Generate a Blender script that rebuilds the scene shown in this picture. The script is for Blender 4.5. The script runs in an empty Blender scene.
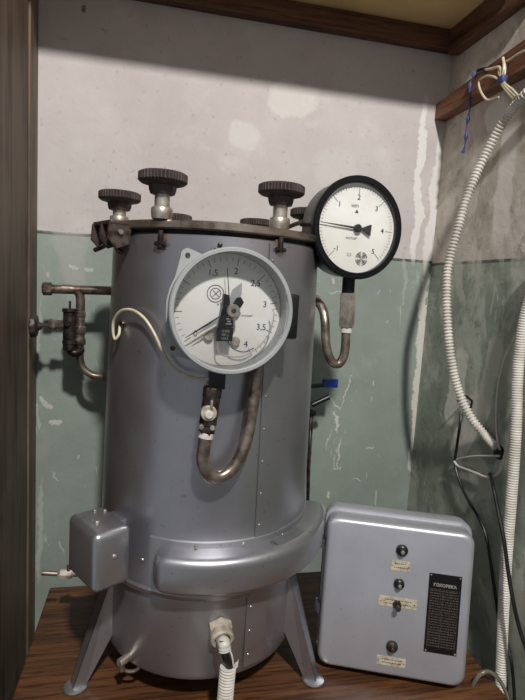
import bpy, bmesh, math, random
from mathutils import Vector, Matrix
random.seed(7)
sc = bpy.context.scene
COL = sc.collection
R = math.radians
V = Vector
# ------------------------------------------------------------------ camera
FPX, CX, CY = 510.0, 262.5, 350.0
pitch, roll, yaw = R(7.1), R(3.5), R(12.2)
CAM = V((0, 0, 1.41))
Fw = V((math.sin(yaw)*math.cos(pitch), math.cos(yaw)*math.cos(pitch), -math.sin(pitch)))
Rt = V((math.cos(yaw), -math.sin(yaw), 0))
Dn = V((-math.sin(yaw)*math.sin(pitch), -math.cos(yaw)*math.sin(pitch), -math.cos(pitch)))
def ray(px, py):
    dx, dy = px-CX, py-CY
    d = -dx*math.sin(roll)+dy*math.cos(roll); r = dx*math.cos(roll)+dy*math.sin(roll)
    return Fw*FPX + Rt*r + Dn*d
def at(px, py, **k):            # point of the photograph on the plane x=, y= or z=
    v = ray(px, py); a, val = list(k.items())[0]; i = 'xyz'.index(a)
    return CAM + v*((val-CAM[i])/v[i])
def on_plane(px, py, o, n):
    v = ray(px, py); return CAM + v*((o-CAM).dot(n)/v.dot(n))
cd = bpy.data.cameras.new('camera'); cam = bpy.data.objects.new('camera', cd); COL.objects.link(cam)
rr = Rt*math.cos(roll) - Dn*math.sin(roll)       # image right
dd = Rt*math.sin(roll) + Dn*math.cos(roll)       # image down
# image right e_x: pixel +x  -> r=cos, d=-sin ; pixel +y -> r=sin, d=cos
m = Matrix((rr, -dd, -Fw)).transposed().to_4x4(); m.translation = CAM
cam.matrix_world = m
cd.sensor_fit = 'VERTICAL'; cd.sensor_height = 36; cd.lens = 36*FPX/700; cd.clip_start = .02
sc.camera = cam

# ------------------------------------------------------------------ materials
def srgb(r, g, b):
    f = lambda c: ((c/255+.055)/1.055)**2.4 if c > 10 else c/255/12.92
    return (f(r), f(g), f(b), 1)
class NT:
    def __init__(s, name):
        s.m = bpy.data.materials.new(name); s.m.use_nodes = True; s.t = s.m.node_tree
        s.b = s.t.nodes['Principled BSDF']
        s.pos = s.t.nodes.new('ShaderNodeTexCoord').outputs['Object']
    def n(s, ty, **kw):
        x = s.t.nodes.new(ty)
        for k, v in kw.items(): setattr(x, k, v)
        return x
    def l(s, a, b): s.t.links.new(a, b)
    def set(s, node, key, val):
        i = node.inputs[key]
        if isinstance(val, bpy.types.NodeSocket): s.l(val, i)
        else: i.default_value = val
    def math(s, op, a, b=0, c=None, clamp=False):
        x = s.n('ShaderNodeMath', operation=op, use_clamp=clamp); s.set(x, 0, a); s.set(x, 1, b)
        if c is not None: s.set(x, 2, c)
        return x.outputs[0]
    def vm(s, op, a, b, out=0):
        x = s.n('ShaderNodeVectorMath', operation=op); s.set(x, 0, a); s.set(x, 1, b); return x.outputs[out]
    def noise(s, scale, detail=4, rough=.5, vec=None, stretch=None, dist=0):
        v = vec or s.pos
        if stretch:
            mp = s.n('ShaderNodeMapping'); s.l(v, mp.inputs[0]); mp.inputs['Scale'].default_value = stretch; v = mp.outputs[0]
        x = s.n('ShaderNodeTexNoise'); s.l(v, x.inputs['Vector'])
        x.inputs['Scale'].default_value = scale; x.inputs['Detail'].default_value = detail; x.inputs['Roughness'].default_value = rough; x.inputs['Distortion'].default_value = dist
        return x.outputs['Fac']
    def ramp(s, v, lo, hi, a=0., b=1.):
        x = s.n('ShaderNodeMapRange'); s.set(x, 0, v)
        for i, q in enumerate((lo, hi, a, b)): s.set(x, i+1, q)
        return x.outputs[0]
    def mix(s, f, a, b):
        x = s.n('ShaderNodeMix', data_type='RGBA'); s.set(x, 0, f); s.set(x, 6, a); s.set(x, 7, b); return x.outputs[2]
    def color(s, c): s.set(s.b, 'Base Color', c)
    def bump(s, h, st=.2, d=.002):
        x = s.n('ShaderNodeBump'); x.inputs['Strength'].default_value = st; x.inputs['Distance'].default_value = d
        s.l(h, x.inputs['Height']); s.l(x.outputs[0], s.b.inputs['Normal'])
    def pr(s, **k):
        for a, v in k.items(): s.set(s.b, {'rough': 'Roughness', 'metal': 'Metallic', 'spec': 'Specular IOR Level', 'coat': 'Coat Weight'}[a], v)
def simple(name, col, rough=.5, metal=0, var=.12, scale=40, bump=0, spec=.5, col2=None, lo=.4, hi=.62):
    s = NT(name); f = s.ramp(s.noise(scale, 5, .6), lo, hi)
    c2 = col2 or tuple(x*(1-var*2) for x in col[:3])+(1,)
    s.color(s.mix(f, col, c2)); s.pr(rough=s.ramp(s.noise(scale*1.7), .3, .7, rough*.85, min(1, rough*1.15)), metal=metal, spec=spec)
    if bump: s.bump(s.noise(scale*3, 3), bump, .001)
    return s.m
M = {}
M['silver'] = None
def silver(name, base, rough=.42, metal=.75):
    s = NT(name)
    f = s.ramp(s.noise(9, 6, .65), .35, .7); f2 = s.ramp(s.noise(120, 2, .5), .68, .74)
    c = s.mix(f, base, tuple(x*.86 for x in base[:3])+(1,))
    c = s.mix(s.math('MULTIPLY', f2, .35), c, srgb(90, 84, 80))
    s.color(c); s.pr(metal=metal, rough=s.ramp(s.noise(14, 5), .3, .7, rough-.05, rough+.08)); s.bump(s.noise(350, 2), .08, .0004)
    return s.m
M['body'] = silver('grey_silver_enamel', srgb(178, 177, 183), .34, .88)
M['base'] = silver('silver_paint', srgb(178, 178, 182), .34, .85)
M['boxpaint'] = silver('control_box_silver_paint', srgb(192, 193, 200), .40, .6)
M['steel'] = simple('worn_steel', srgb(204, 196, 184), .36, .75, .2, 60, col2=srgb(160, 148, 134))
M['pipe'] = simple('dull_brown_steel_pipe', srgb(162, 150, 138), .34, .8, .2, 50, col2=srgb(112, 98, 88))
M['pipedark'] = simple('tarnished_pipe', srgb(140, 124, 114), .38, .7, .2, 50, col2=srgb(80, 68, 62))
M['lid'] = simple('tarnished_lid_edge', srgb(168, 156, 142), .35, .9, .2, 25, col2=srgb(112, 100, 90))
M['bakelite'] = simple('dark_brown_bakelite', srgb(66, 54, 50), .5, 0, .2, 60)
M['black'] = simple('black_plastic', srgb(24, 24, 27), .35, 0, .15, 30)
M['blackpaint'] = simple('black_gauge_enamel', srgb(16, 17, 22), .30, 0, .15, 20, spec=.35)
M['rubber'] = simple('black_gasket', srgb(22, 20, 20), .7)
M['darkmetal'] = simple('dark_greasy_metal', srgb(84, 74, 70), .42, .7, .25, 70, col2=srgb(40, 34, 32))
M['hinge'] = simple('hinge_steel', srgb(112, 102, 96), .38, .7, .25, 60, col2=srgb(64, 52, 46))
M['rust'] = simple('rusty_bolt', srgb(120, 92, 76), .7, .3, .2, 120, .2, col2=srgb(70, 48, 38))
M['bezel'] = simple('light_grey_enamel', srgb(170, 173, 173), .38, .1, .06, 20)
M['dial'] = simple('aged_white_dial', srgb(240, 240, 236), .5, 0, .05, 12, col2=srgb(230, 228, 220))
M['ink'] = simple('dial_ink', srgb(38, 38, 40), .6)
M['tape'] = simple('white_thread_tape', srgb(214, 208, 200), .7, 0, .1, 90, .3)
M['wirecream'] = simple('cream_cable', srgb(214, 204, 178), .45, 0, .1, 30, col2=srgb(180, 168, 136))
M['wirewhite'] = simple('white_cable', srgb(206, 202, 192), .45, 0, .08, 30)
M['wireblack'] = simple('black_cable', srgb(22, 21, 22), .4)
M['conduit'] = simple('pale_corrugated_plastic', srgb(222, 218, 210), .42, 0, .08, 25, col2=srgb(196, 190, 180))
M['plastic'] = simple('dirty_white_plastic', srgb(198, 188, 172), .5, 0, .15, 60, col2=srgb(150, 136, 118))
M['blue'] = simple('blue_plastic', srgb(32, 66, 160), .4, 0, .15, 60)
M['bluetape'] = simple('blue_tape', srgb(66, 76, 128), .55, 0, .15, 90)
M['foil'] = simple('stained_paper_label', srgb(196, 188, 166), .5, 0, .2, 110, col2=srgb(150, 134, 108), lo=.45, hi=.7)
M['plate'] = simple('black_nameplate', srgb(24, 22, 23), .35, .3, .1, 60)
M['engrave'] = simple('engraved_silver_lettering', srgb(104, 96, 86), .5, .4, .2, 300)
M['lettering'] = simple('worn_white_lettering', srgb(170, 165, 152), .5, .1, .1, 200)
M['glassy'] = None
s = NT('clear_gauge_glass')
gl = s.n('ShaderNodeBsdfGlossy'); gl.inputs['Roughness'].default_value = .04
tr = s.n('ShaderNodeBsdfTransparent'); fr = s.n('ShaderNodeFresnel'); fr.inputs[0].default_value = 1.35
mx = s.n('ShaderNodeMixShader'); s.l(fr.outputs[0], mx.inputs[0]); s.l(tr.outputs[0], mx.inputs[1]); s.l(gl.outputs[0], mx.inputs[2])
s.l(mx.outputs[0], s.t.nodes['Material Output'].inputs['Surface']); M['glass'] = s.m
s = NT('clear_plastic_hose'); s.color(srgb(170, 165, 150)); s.pr(rough=.2); s.b.inputs['Transmission Weight'].default_value = .7; M['hose'] = s.m

def wood(name, c1, c2, axis, rough=.55, scale=6, stain=None, metal_spec=.4, planks=None):
    s = NT(name)
    st = [1, 1, 1]; st[axis] = .07
    g = s.noise(scale*9, 6, .65, stretch=st, dist=.6)
    g2 = s.noise(scale*42, 3, .6, stretch=st)
    c = s.mix(s.ramp(g, .35, .66), c1, c2)
    c = s.mix(s.math('MULTIPLY', s.ramp(g2, .48, .64), .75), c, tuple(x*.45 for x in c2[:3])+(1,))
    if stain: c = s.mix(s.ramp(s.noise(7, 5, .6), .5, .72, 0, stain[1]), c, stain[0])
    if planks:
        sp = s.n('ShaderNodeSeparateXYZ'); s.l(s.pos, sp.inputs[0])
        q = s.math('PINGPONG', sp.outputs[planks[0]], planks[1])
        c = s.mix(s.ramp(q, 0, .0016, .85, 0), c, srgb(18, 10, 6))
    s.color(c); s.pr(rough=rough, spec=metal_spec); s.bump(g2, .25, .001)
    return s.m
M['table'] = wood('brown_varnished_table_wood', srgb(112, 74, 45), srgb(64, 40, 26), 0, .42, 4, planks=(1, .085))
M['board'] = wood('old_brown_cabinet_board', srgb(116, 100, 84), srgb(90, 75, 62), 2, .6, 1.3, stain=(srgb(132, 122, 108), .4))
M['beam'] = wood('reddish_timber_beam', srgb(140, 96, 70), srgb(98, 64, 46), 1, .6, 4)
M['lumber'] = wood('dark_reddish_timber_batten', srgb(112, 78, 58), srgb(74, 48, 36), 0, .6, 4)
M['lumber2'] = wood('dark_reddish_timber_rail', srgb(112, 78, 58), srgb(74, 48, 36), 1, .6, 4)
M['ceil'] = simple('yellowed_shelf_board', srgb(214, 186, 132), .7, 0, .06, 5, col2=srgb(196, 168, 116))
M['floor'] = simple('grey_brown_floor', srgb(84, 74, 64), .7, 0, .1, 5)

# ---- painted wall: upper whitewash, lower green oil paint, dado line, plaster patches and scratches
def wallmat(name, ax, up1, up2, gr1, gr2, line_z, patches, noisy=1.0, line_col=srgb(52, 64, 56)):
    s = NT(name)
    sp = s.n('ShaderNodeSeparateXYZ'); s.l(s.pos, sp.inputs[0]); z = sp.outputs[2]
    nx = s.n('ShaderNodeTexNoise'); s.l(s.pos, nx.inputs['Vector']); nx.inputs['Scale'].default_value = 16; nx.inputs['Detail'].default_value = 5; nx.inputs['Roughness'].default_value = .65
    wob = s.vm('SUBTRACT', nx.outputs['Color'], (.5, .5, .5))
    wobs = s.n('ShaderNodeVectorMath', operation='SCALE'); s.l(wob, wobs.inputs[0]); wobs.inputs['Scale'].default_value = .05
    wp = s.vm('ADD', s.pos, wobs.outputs[0])
    up = s.mix(s.ramp(s.noise(5, 6, .65), .38, .64), up1, up2)
    up = s.mix(s.math('MULTIPLY', s.ramp(s.noise(70, 3), .64, .72), .35), up, srgb(150, 132, 120))
    gr = s.mix(s.ramp(s.noise(6, 6, .65), .36, .66), gr1, gr2)
    # small chips and streaks in the green paint
    ch = s.math('MULTIPLY', s.ramp(s.noise(38, 5, .7), .655, .675), .75)
    gr = s.mix(ch, gr, srgb(176, 180, 172))
    sc_ = s.noise(60, 2, .5, stretch=(1, 1, .22) , dist=.8)
    gr = s.mix(s.math('MULTIPLY', s.ramp(sc_, .705, .72), .7), gr, srgb(186, 190, 180))
    zz = s.math('ADD', z, s.math('MULTIPLY', s.math('SUBTRACT', nx.outputs['Fac'], .5), .004))
    isup = s.ramp(zz, line_z-.0008, line_z+.0008)
    c = s.mix(isup, gr, up)
    ln = s.math('LESS_THAN', s.math('ABSOLUTE', s.math('SUBTRACT', zz, line_z)), .0032)
    c = s.mix(s.math('MULTIPLY', ln, .85), c, line_col)
    if noisy > 1:
        m1 = s.ramp(s.noise(9, 8, .72, stretch=(1, 1, .6), dist=.5), .50, .58, 0, .6)
        c = s.mix(m1, c, s.mix(isup, srgb(204, 205, 192), srgb(226, 221, 212)))
        m2 = s.ramp(s.noise(21, 8, .75), .54, .62, 0, .5)
        c = s.mix(m2, c, s.mix(isup, srgb(110, 116, 104), srgb(140, 130, 118)))
    else:
        m1 = s.ramp(s.noise(7, 7, .65, dist=.4), .56, .66, 0, .35)
        c = s.mix(m1, c, s.mix(isup, srgb(166, 174, 164), srgb(216, 212, 206)))
    for (p1, p2, w, col, a, soft) in patches:
        ce = (p1+p2)/2; e = (p2-p1); L = e.length/2; e.normalize()
        nrm = V((1, 0, 0)) if ax == 0 else V((0, 1, 0)); e2 = e.cross(nrm)
        d = s.vm('SUBTRACT', wp, tuple(ce))
        u = s.math('DIVIDE', s.vm('DOT_PRODUCT', d, tuple(e), 1), L)
        v = s.math('DIVIDE', s.vm('DOT_PRODUCT', d, tuple(e2), 1), w)
        u4 = s.math('POWER', s.math('ABSOLUTE', u), 3); v4 = s.math('POWER', s.math('ABSOLUTE', v), 3)
        f = s.ramp(s.math('ADD', u4, v4), 1-soft, 1+soft, a, 0)
        c = s.mix(f, c, col)
    s.color(c); s.pr(rough=s.ramp(isup, 0, 1, .42, .85), spec=.35)
    s.bump(s.noise(26, 6, .65), .35*noisy, .004)
    return s.m
W = 1.155; XR = .659; LZ = 1.494; XL = -.243
PL = srgb(206, 202, 196); PG = srgb(178, 182, 172)
def pw(x1, y1, x2, y2, w, col=PL, a=.8, soft=.25): return (at(x1, y1, y=W), at(x2, y2, y=W), w, col, a, soft)
def pr_(x1, y1, x2, y2, w, col=PL, a=.8, soft=.25): return (at(x1, y1, x=XR), at(x2, y2, x=XR), w, col, a, soft)
WHT = srgb(214, 211, 206)
back_p = [pw(268, 98, 318, 100, .035, WHT, .7, .3), pw(228, 130, 258, 138, .03, WHT, .6, .3),
  pw(340, 190, 330, 150, .05, WHT, .3, .5), pw(78, 300, 60, 150, .03, srgb(190, 186, 182), .35, .6),
  pw(425, 98, 414, 262, .010, srgb(226, 223, 218), .9, .3), pw(443, 125, 427, 265, .013, srgb(222, 219, 214), .85, .4),
  pw(427, 262, 411, 480, .011, srgb(216, 212, 204), .85, .2), pw(405, 250, 405, 300, .004, PG, .5, .3),
  pw(418, 270, 419, 300, .003, PG, .5, .3),
  pw(340, 410, 330, 398, .0014, WHT, .8, .3), pw(352, 375, 341, 408, .0014, WHT, .7, .3),
  pw(335, 412, 336, 432, .0022, WHT, .8, .3), pw(332, 425, 325, 450, .0012, WHT, .6, .3), pw(339, 436, 337, 468, .0014, WHT, .8, .3),
  pw(334, 452, 334, 468, .0014, WHT, .7, .3), pw(333, 467, 340, 468, .0012, WHT, .7, .3), pw(352, 480, 360, 481, .001, WHT, .8, .3),
  pw(330, 492, 327, 498, .004, WHT, .8, .3), pw(315, 508, 326, 511, .012, srgb(186, 188, 180), .8, .3),
  pw(367, 448, 372, 447, .002, WHT, .7, .3), pw(372, 380, 374, 384, .002, WHT, .6, .3), pw(340, 330, 350, 334, .002, WHT, .5, .3),
  pw(328, 292, 342, 291, .0018, WHT, .5, .3), pw(330, 278, 334, 283, .003, WHT, .6, .3),
  pw(48, 424, 60, 424, .006, WHT, .65, .3), pw(45, 400, 52, 410, .007, WHT, .55, .3), pw(42, 396, 46, 400, .003, WHT, .6, .3),
  pw(70, 265, 77, 268, .004, WHT, .5, .3), pw(88, 267, 96, 268, .003, WHT, .5, .3),
  pw(38, 580, 42, 480, .005, srgb(190, 192, 186), .5, .4), pw(39, 380, 42, 300, .003, srgb(190, 192, 186), .4, .4),
  pw(60, 480, 56, 470, .002, WHT, .5, .3), pw(60, 540, 64, 552, .002, WHT, .5, .3),
  pw(100, 29, 108, 31, .003, srgb(140, 124, 108), .4, .4), pw(82, 6, 88, 10, .008, srgb(92, 74, 60), .8, .4)]
right_p = [pr_(462, 305, 455, 240, .012, srgb(196, 196, 186), .7, .3), pr_(498, 250, 512, 110, .026, srgb(226, 220, 212), .85, .4),
  pr_(486, 128, 506, 98, .03, srgb(228, 224, 216), .85, .4), pr_(460, 240, 475, 120, .012, srgb(172, 166, 158), .4, .4),
  pr_(450, 425, 463, 350, .03, srgb(220, 217, 205), .95, .2), pr_(452, 455, 484, 395, .04, srgb(216, 213, 201), .9, .25),
  pr_(478, 425, 500, 330, .024, srgb(192, 192, 180), .75, .3), pr_(492, 500, 470, 455, .03, srgb(184, 184, 172), .8, .2),
  pr_(496, 440, 482, 455, .03, srgb(120, 122, 112), .7, .3), pr_(525, 372, 507, 345, .05, srgb(182, 178, 164), .55, .2),
  pr_(505, 470, 515, 560, .03, srgb(126, 130, 118), .4, .4),
  pr_(478, 280, 505, 282, .003, PG, .5, .4), pr_(455, 330, 478, 340, .004, PG, .55, .3), pr_(440, 410, 446, 425, .002, WHT, .6, .3),
  pr_(437, 478, 446, 480, .004, WHT, .5, .3), pr_(510, 650, 522, 590, .02, srgb(158, 156, 140), .6, .3), pr_(466, 470, 444, 300, .004, PG, .3, .3)]
M['wallb'] = wallmat('whitewash_over_green_oil_paint', 1, srgb(199, 193, 190), srgb(188, 180, 178), srgb(148, 159, 150), srgb(136, 147, 138), LZ, back_p)
M['wallr'] = wallmat('patched_whitewash_over_green_paint', 0, srgb(206, 198, 187), srgb(176, 166, 154), srgb(160, 166, 152), srgb(132, 139, 126), LZ-.006, right_p, 1.6)

# ------------------------------------------------------------------ object helpers
WM = {}
def frame(origin, xdir=(1, 0, 0), zdir=(0, 0, 1)):
    z = V(zdir).normalized(); x = V(xdir); x = (x-z*x.dot(z)).normalized(); y = z.cross(x)
    mm = Matrix((x, y, z)).transposed().to_4x4(); mm.translation = V(origin); return mm
def link(o, parent, Wm):
    COL.objects.link(o)
    if parent is not None:
        o.parent = parent; o.matrix_parent_inverse = Matrix.Identity(4)
        o.matrix_basis = WM[parent.name].inverted() @ Wm
    else: o.matrix_basis = Wm
    WM[o.name] = Wm.copy()
def obj(name, bm, mat, parent=None, Wm=None, smooth=True, world=True, auto=35, label=None):
    """bm holds world coordinates when world is True, else coordinates local to Wm"""
    if Wm is None: Wm = WM[parent.name].copy() if parent is not None else Matrix.Identity(4)
    me = bpy.data.meshes.new(name)
    if world: bm.transform(Wm.inverted())
    bmesh.ops.recalc_face_normals(bm, faces=bm.faces[:])
    if smooth:
        for f in bm.faces: f.smooth = True
        for e in bm.edges:
            if len(e.link_faces) == 2 and e.calc_face_angle(0) > R(auto): e.smooth = False
    bm.to_mesh(me); bm.free()
    me.materials.append(mat)
    o = bpy.data.objects.new(name, me); link(o, parent, Wm)
    if label: o['label'] = label
    return o
def thing(name, label, cat, Wm, group=None):
    o = bpy.data.objects.new(name, None); o.empty_display_size = .05; link(o, None, Wm)
    o['label'] = label; o['category'] = cat
    if group: o['group'] = group
    return o
def tag(o, label, cat, group=None):
    o['label'] = label; o['category'] = cat
    if group: o['group'] = group
    return o
def struct(name, bm, mat, **k):
    o = obj(name, bm, mat, **k); o['kind'] = 'structure'; return o
def B(): return bmesh.new()
def box(bm, lo, hi, bev=0, seg=2, mat=None):
    lo, hi = V(lo), V(hi)
    g = bmesh.ops.create_cube(bm, size=1)['verts']
    for v in g: v.co = V([lo[i]+(v.co[i]+.5)*(hi[i]-lo[i]) for i in range(3)])
    if bev:
        es = {e for v in g for e in v.link_edges}
        r = bmesh.ops.bevel(bm, geom=list(es), offset=bev, segments=seg, profile=.5, affect='EDGES')
        g = list({v for f in r['faces'] for v in f.verts} | {v for v in g if v.is_valid})
    if mat is not None:
        for v in g: v.co = mat @ v.co
    return g
def lathe(bm, prof, mat=None, n=48, a0=0, a1=360, cap=True):
    """prof: (r, z) list, around local Z of mat"""
    mat = mat or Matrix.Identity(4); full = abs(a1-a0) >= 360
    k = n if full else n+1; rings = []
    for r, z in prof:
        if r < 1e-6 and full: rings.append([bm.verts.new(mat @ V((0, 0, z)))]*k); continue
        rings.append([bm.verts.new(mat @ V((r*math.cos(R(a0+(a1-a0)*i/n)), r*math.sin(R(a0+(a1-a0)*i/n)), z))) for i in range(k)])
    for a, b in zip(rings, rings[1:]):
        for i in range(n):
            j = (i+1) % k if full else i+1
            vs = []
            for v in (a[i], a[j], b[j], b[i]):
                if v not in vs: vs.append(v)
            if len(vs) > 2:
                try: bm.faces.new(vs)
                except ValueError: pass
    return rings
def spline(pts, n=8):
    pts = [V(p) for p in pts]; out = []
    P = [pts[0]*2-pts[1]]+pts+[pts[-1]*2-pts[-2]]
    for i in range(1, len(P)-2):
        a, b, c, d = P[i-1:i+3]
        for k in range(n):
            t = k/n
            out.append(.5*((2*b)+(c-a)*t+(2*a-5*b+4*c-d)*t*t+(3*b-a-3*c+d)*t**3))
    out.append(pts[-1]); return out
def resample(pts, step):
    out = [pts[0].copy()]; acc = 0
    for a, b in zip(pts, pts[1:]):
        L = (b-a).length
        if L < 1e-9: continue
        while acc+L >= step:
            t = (step-acc)/L; a = a+(b-a)*t; out.append(a.copy()); L = (b-a).length; acc = 0
            if L < 1e-9: break
        acc += L
    return out
def tube(bm, pts, r, n=12, cap=True, hollow=0):
    """r: number or function of index"""
    rf = r if callable(r) else (lambda i: r)
    pts = [V(p) for p in pts]; T = []
    for i in range(len(pts)):
        t = pts[min(i+1, len(pts)-1)]-pts[max(i-1, 0)]; T.append(t.normalized() if t.length > 1e-9 else V((0, 0, 1)))
    u = T[0].orthogonal().normalized(); rings = []
    for i, p in enumerate(pts):
        u = (u-T[i]*u.dot(T[i])).normalized(); w = T[i].cross(u)
        rings.append([bm.verts.new(p+(u*math.cos(2*math.pi*k/n)+w*math.sin(2*math.pi*k/n))*rf(i)) for k in range(n)])
    for a, b in zip(rings, rings[1:]):
        for k in range(n): bm.faces.new((a[k], a[(k+1) % n], b[(k+1) % n], b[k]))
    if cap: bm.faces.new(rings[0]); bm.faces.new(rings[-1])
    return rings
def corrugated(bm, pts, r, pitch_=.0042, depth=.0012, n=16):
    q = resample(spline(pts, 10), pitch_/4)
    tube(bm, q, lambda i: r-depth*(0, .75, 1, .0)[i % 4] if True else r, n)
def pipe(pts, r, n=14, k=8):
    bm = B(); tube(bm, spline(pts, k), r, n); return bm
def cylb(bm, p, d, r, L, n=24, bev=0, taper=1):
    """solid cylinder from p along d"""
    f = frame(p, V(d).orthogonal(), d)
    pr = [(0, 0), (r-bev, 0), (r, bev), (r*taper, L-bev), (r*taper-bev, L), (0, L)] if bev else [(0, 0), (r, 0), (r*taper, L), (0, L)]
    lathe(bm, pr, f, n)
def hexnut(bm, p, d, r, L, xdir=None):
    f = frame(p, xdir or V(d).orthogonal(), d)
    lathe(bm, [(0, 0), (r*.93, 0), (r, L*.08), (r, L*.92), (r*.93, L), (0, L)], f, 6)
def text_bm(bm, s, size, mat, depth=.0002, align='CENTER', bold=0):
    cu = bpy.data.curves.new('t', 'FONT'); cu.body = s; cu.size = size; cu.extrude = depth; cu.align_x = align; cu.align_y = 'CENTER'; cu.offset = bold
    cu.resolution_u = 3
    o = bpy.data.objects.new('t', cu); COL.objects.link(o)
    dg = bpy.context.evaluated_depsgraph_get(); dg.update()
    me = bpy.data.meshes.new_from_object(o.evaluated_get(dg)); n0 = len(bm.verts)
    bm.from_mesh(me); bm.verts.ensure_lookup_table()
    for v in bm.verts[n0:]: v.co = mat @ v.co
    bpy.data.objects.remove(o); bpy.data.curves.remove(cu); bpy.data.meshes.remove(me)

# ------------------------------------------------------------------ setting
bm = B(); box(bm, (XL-.06, W, 0), (XR+.06, W+.05, 2.3)); struct('wall_back', bm, M['wallb'], smooth=False)
bm = B(); box(bm, (XR, -.2, 0), (XR+.05, W, 2.3)); struct('wall_right', bm, M['wallr'], smooth=False)
bm = B(); box(bm, (XL-.03, .62, 0), (XL, W, 2.3), .0015); box(bm, (XL-.001, at(28, 300, x=XL).y-.004, 0), (XL+.004, at(28, 300, x=XL).y+.02, 2.012), .001)
struct('wall_left', bm, M['board'], smooth=False)
bm = B(); box(bm, (XL-.3, -2.4, -.05), (XR+.6, W, 0)); struct('floor', bm, M['floor'], smooth=False)
CZ_ = 2.012
bm = B(); box(bm, (XL, .87, CZ_), (XR, W, CZ_+.02)); struct('ceiling', bm, M['ceil'], smooth=False)
bm = B(); box(bm, (XL, W-.026, 1.970), (XR, W, CZ_), .0015); struct('trim_1', bm, M['lumber'], smooth=False)
bm = B(); box(bm, (XR-.026, .872, 1.958), (XR, W-.026, CZ_), .0015); struct('trim_2', bm, M['lumber2'], smooth=False)

# reddish rail fixed on the right wall
bm = B(); box(bm, (XR-.030, .55, 1.822), (XR, W-.001, 1.872), .002)
for v_ in bm.verts:
    if v_.co.z > 1.85: v_.co.z = 1.857+(W-v_.co.y)*.06+random.uniform(-.001, .001)
f = Matrix.Translation((0, 0, 0))
tag(obj('timber_rail', bm, M['beam'], smooth=False), 'rough reddish timber rail fixed along the right wall near the top', 'rail')

# ------------------------------------------------------------------ table
tx0, tx1, ty0, ty1 = -.197, .603, .42, 1.075
tb = thing('table', 'brown varnished plank table carrying the sterilizer and control box', 'table', Matrix.Translation((.2, .75, 0)))
bm = B(); box(bm, (tx0, ty0, .722), (tx1, ty1, .75), .003); obj('tabletop', bm, M['table'], tb, smooth=False)
for x in (tx0+.03, tx1-.08):
    for y in (ty0+.03, ty1-.08):
        bm = B(); box(bm, (x, y, 0), (x+.05, y+.05, .722), .002); obj('leg', bm, M['table'], tb, smooth=False)
bm = B(); box(bm, (tx0+.08, ty1-.06, .64), (tx1-.08, ty1-.04, .722), .001); obj('apron', bm, M['table'], tb, smooth=False)

# ------------------------------------------------------------------ sterilizer
C = V((.101, .875, 0))
st = thing('steam_sterilizer', 'tall silver-grey cylindrical steam sterilizer with two round gauges and lid screws', 'sterilizer', Matrix.Translation((C.x, C.y, .75)))
CM = Matrix.Translation(C)
def pol(a, r, z): return V((C.x+r*math.cos(R(a)), C.y+r*math.sin(R(a)), z))
def oncyl(px, py, r):
    v = ray(px, py); ox, oy = CAM.x-C.x, CAM.y-C.y
    a = v.x**2+v.y**2; b = 2*(v.x*ox+v.y*oy); c = ox*ox+oy*oy-r*r
    t = (-b-math.sqrt(max(0, b*b-4*a*c)))/(2*a); return CAM+v*t
def ang(p): return math.degrees(math.atan2(p.y-C.y, p.x-C.x)) % 360
ZT = 1.475
def rb(z): return .179-(z-.96)/(ZT-.96)*.009
bm = B(); lathe(bm, [(.165, .950), (rb(.96), .952), (rb(.96), .96), (rb(1.2), 1.2), (rb(ZT)-.0005, ZT-.002), (rb(ZT)-.002, ZT), (0, ZT)], CM, 128)
body = obj('body', bm, M['body'], st)
bm = B(); lathe(bm, [(0, .800), (.15, .802), (.166, .808), (.1705, .818), (.1715, .945), (.165, .952)], CM, 128)
base = obj('base_drum', bm, M['base'], st)
bm = B(); lathe(bm, [(.170, .943), (.1775, .944), (.1805, .948), (.1815, .953), (.179, .957), (.174, .957)], CM, 128, )
obj('base_rim', bm, M['base'], st)
bm = B(); lathe(bm, [(0, ZT), (.1655, ZT), (.1655, 1.4805), (0, 1.4805)], CM, 96); obj('gasket', bm, M['rubber'], st)
bm = B(); lathe(bm, [(.1, 1.4805), (.1745, 1.4805), (.1765, 1.4825), (.1765, 1.490), (.1745, 1.4925), (.155, 1.4935), (.10, 1.502), (.05, 1.507), (0, 1.508)], CM, 128); lid = obj('lid', bm, M['lid'], st)
# vertical overlap seam with rivets (front right)
ps = oncyl(262, 400, .175); aS = ang(ps)
bm = B(); lathe(bm, [(rb(1.03)+.0001, 1.028), (rb(1.03)+.0012, 1.028), (rb(ZT)+.0012, ZT-.004), (rb(ZT)+.0001, ZT-.004)], CM, 14, aS, aS+16); obj('overlap_seam', bm, M['body'], st)
bm = B(); lathe(bm, [(.1716, .82), (.1728, .82), (.1728, .942), (.1716, .942)], CM, 14, aS-1, aS+12); obj('base_seam', bm, M['base'], st)
def rivet(a, r, z, mat=M['base'], rr=.0022, par=st, nm='rivet'):
    bm = B(); p = pol(a, r, z); d = (pol(a, 1, 0)-pol(a, 0, 0))
    lathe(bm, [(rr, 0), (rr, rr*.2), (rr*.7, rr*.6), (0, rr*.8)], frame(p-d*.0003, (0, 0, 1), d), 10); return obj(nm, bm, mat, par)
for k in range(9): rivet(aS+2.2, rb(1.06+k*.048)+.0013, 1.055+k*.049)
for k in range(3): rivet(aS+1.5, .1729, .84+k*.04)
ps = oncyl(220, 245, .1705)
bm = B(); lathe(bm, [(.0035, 0), (.0035, .002), (.002, .003), (0, .003)], frame(pol(ang(ps), rb(ps.z)-.0002, ps.z), (0, 0, 1), pol(ang(ps), 1, 0)-C), 14); obj('screw', bm, M['darkmetal'], st)
ps = oncyl(215, 249, .1705)
bm = B(); lathe(bm, [(.0016, 0), (.0016, .001), (0, .001)], frame(pol(ang(ps), rb(ps.z)-.0002, ps.z), (0, 0, 1), pol(ang(ps), 1, 0)-C), 10); obj('screw', bm, M['darkmetal'], st)

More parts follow.
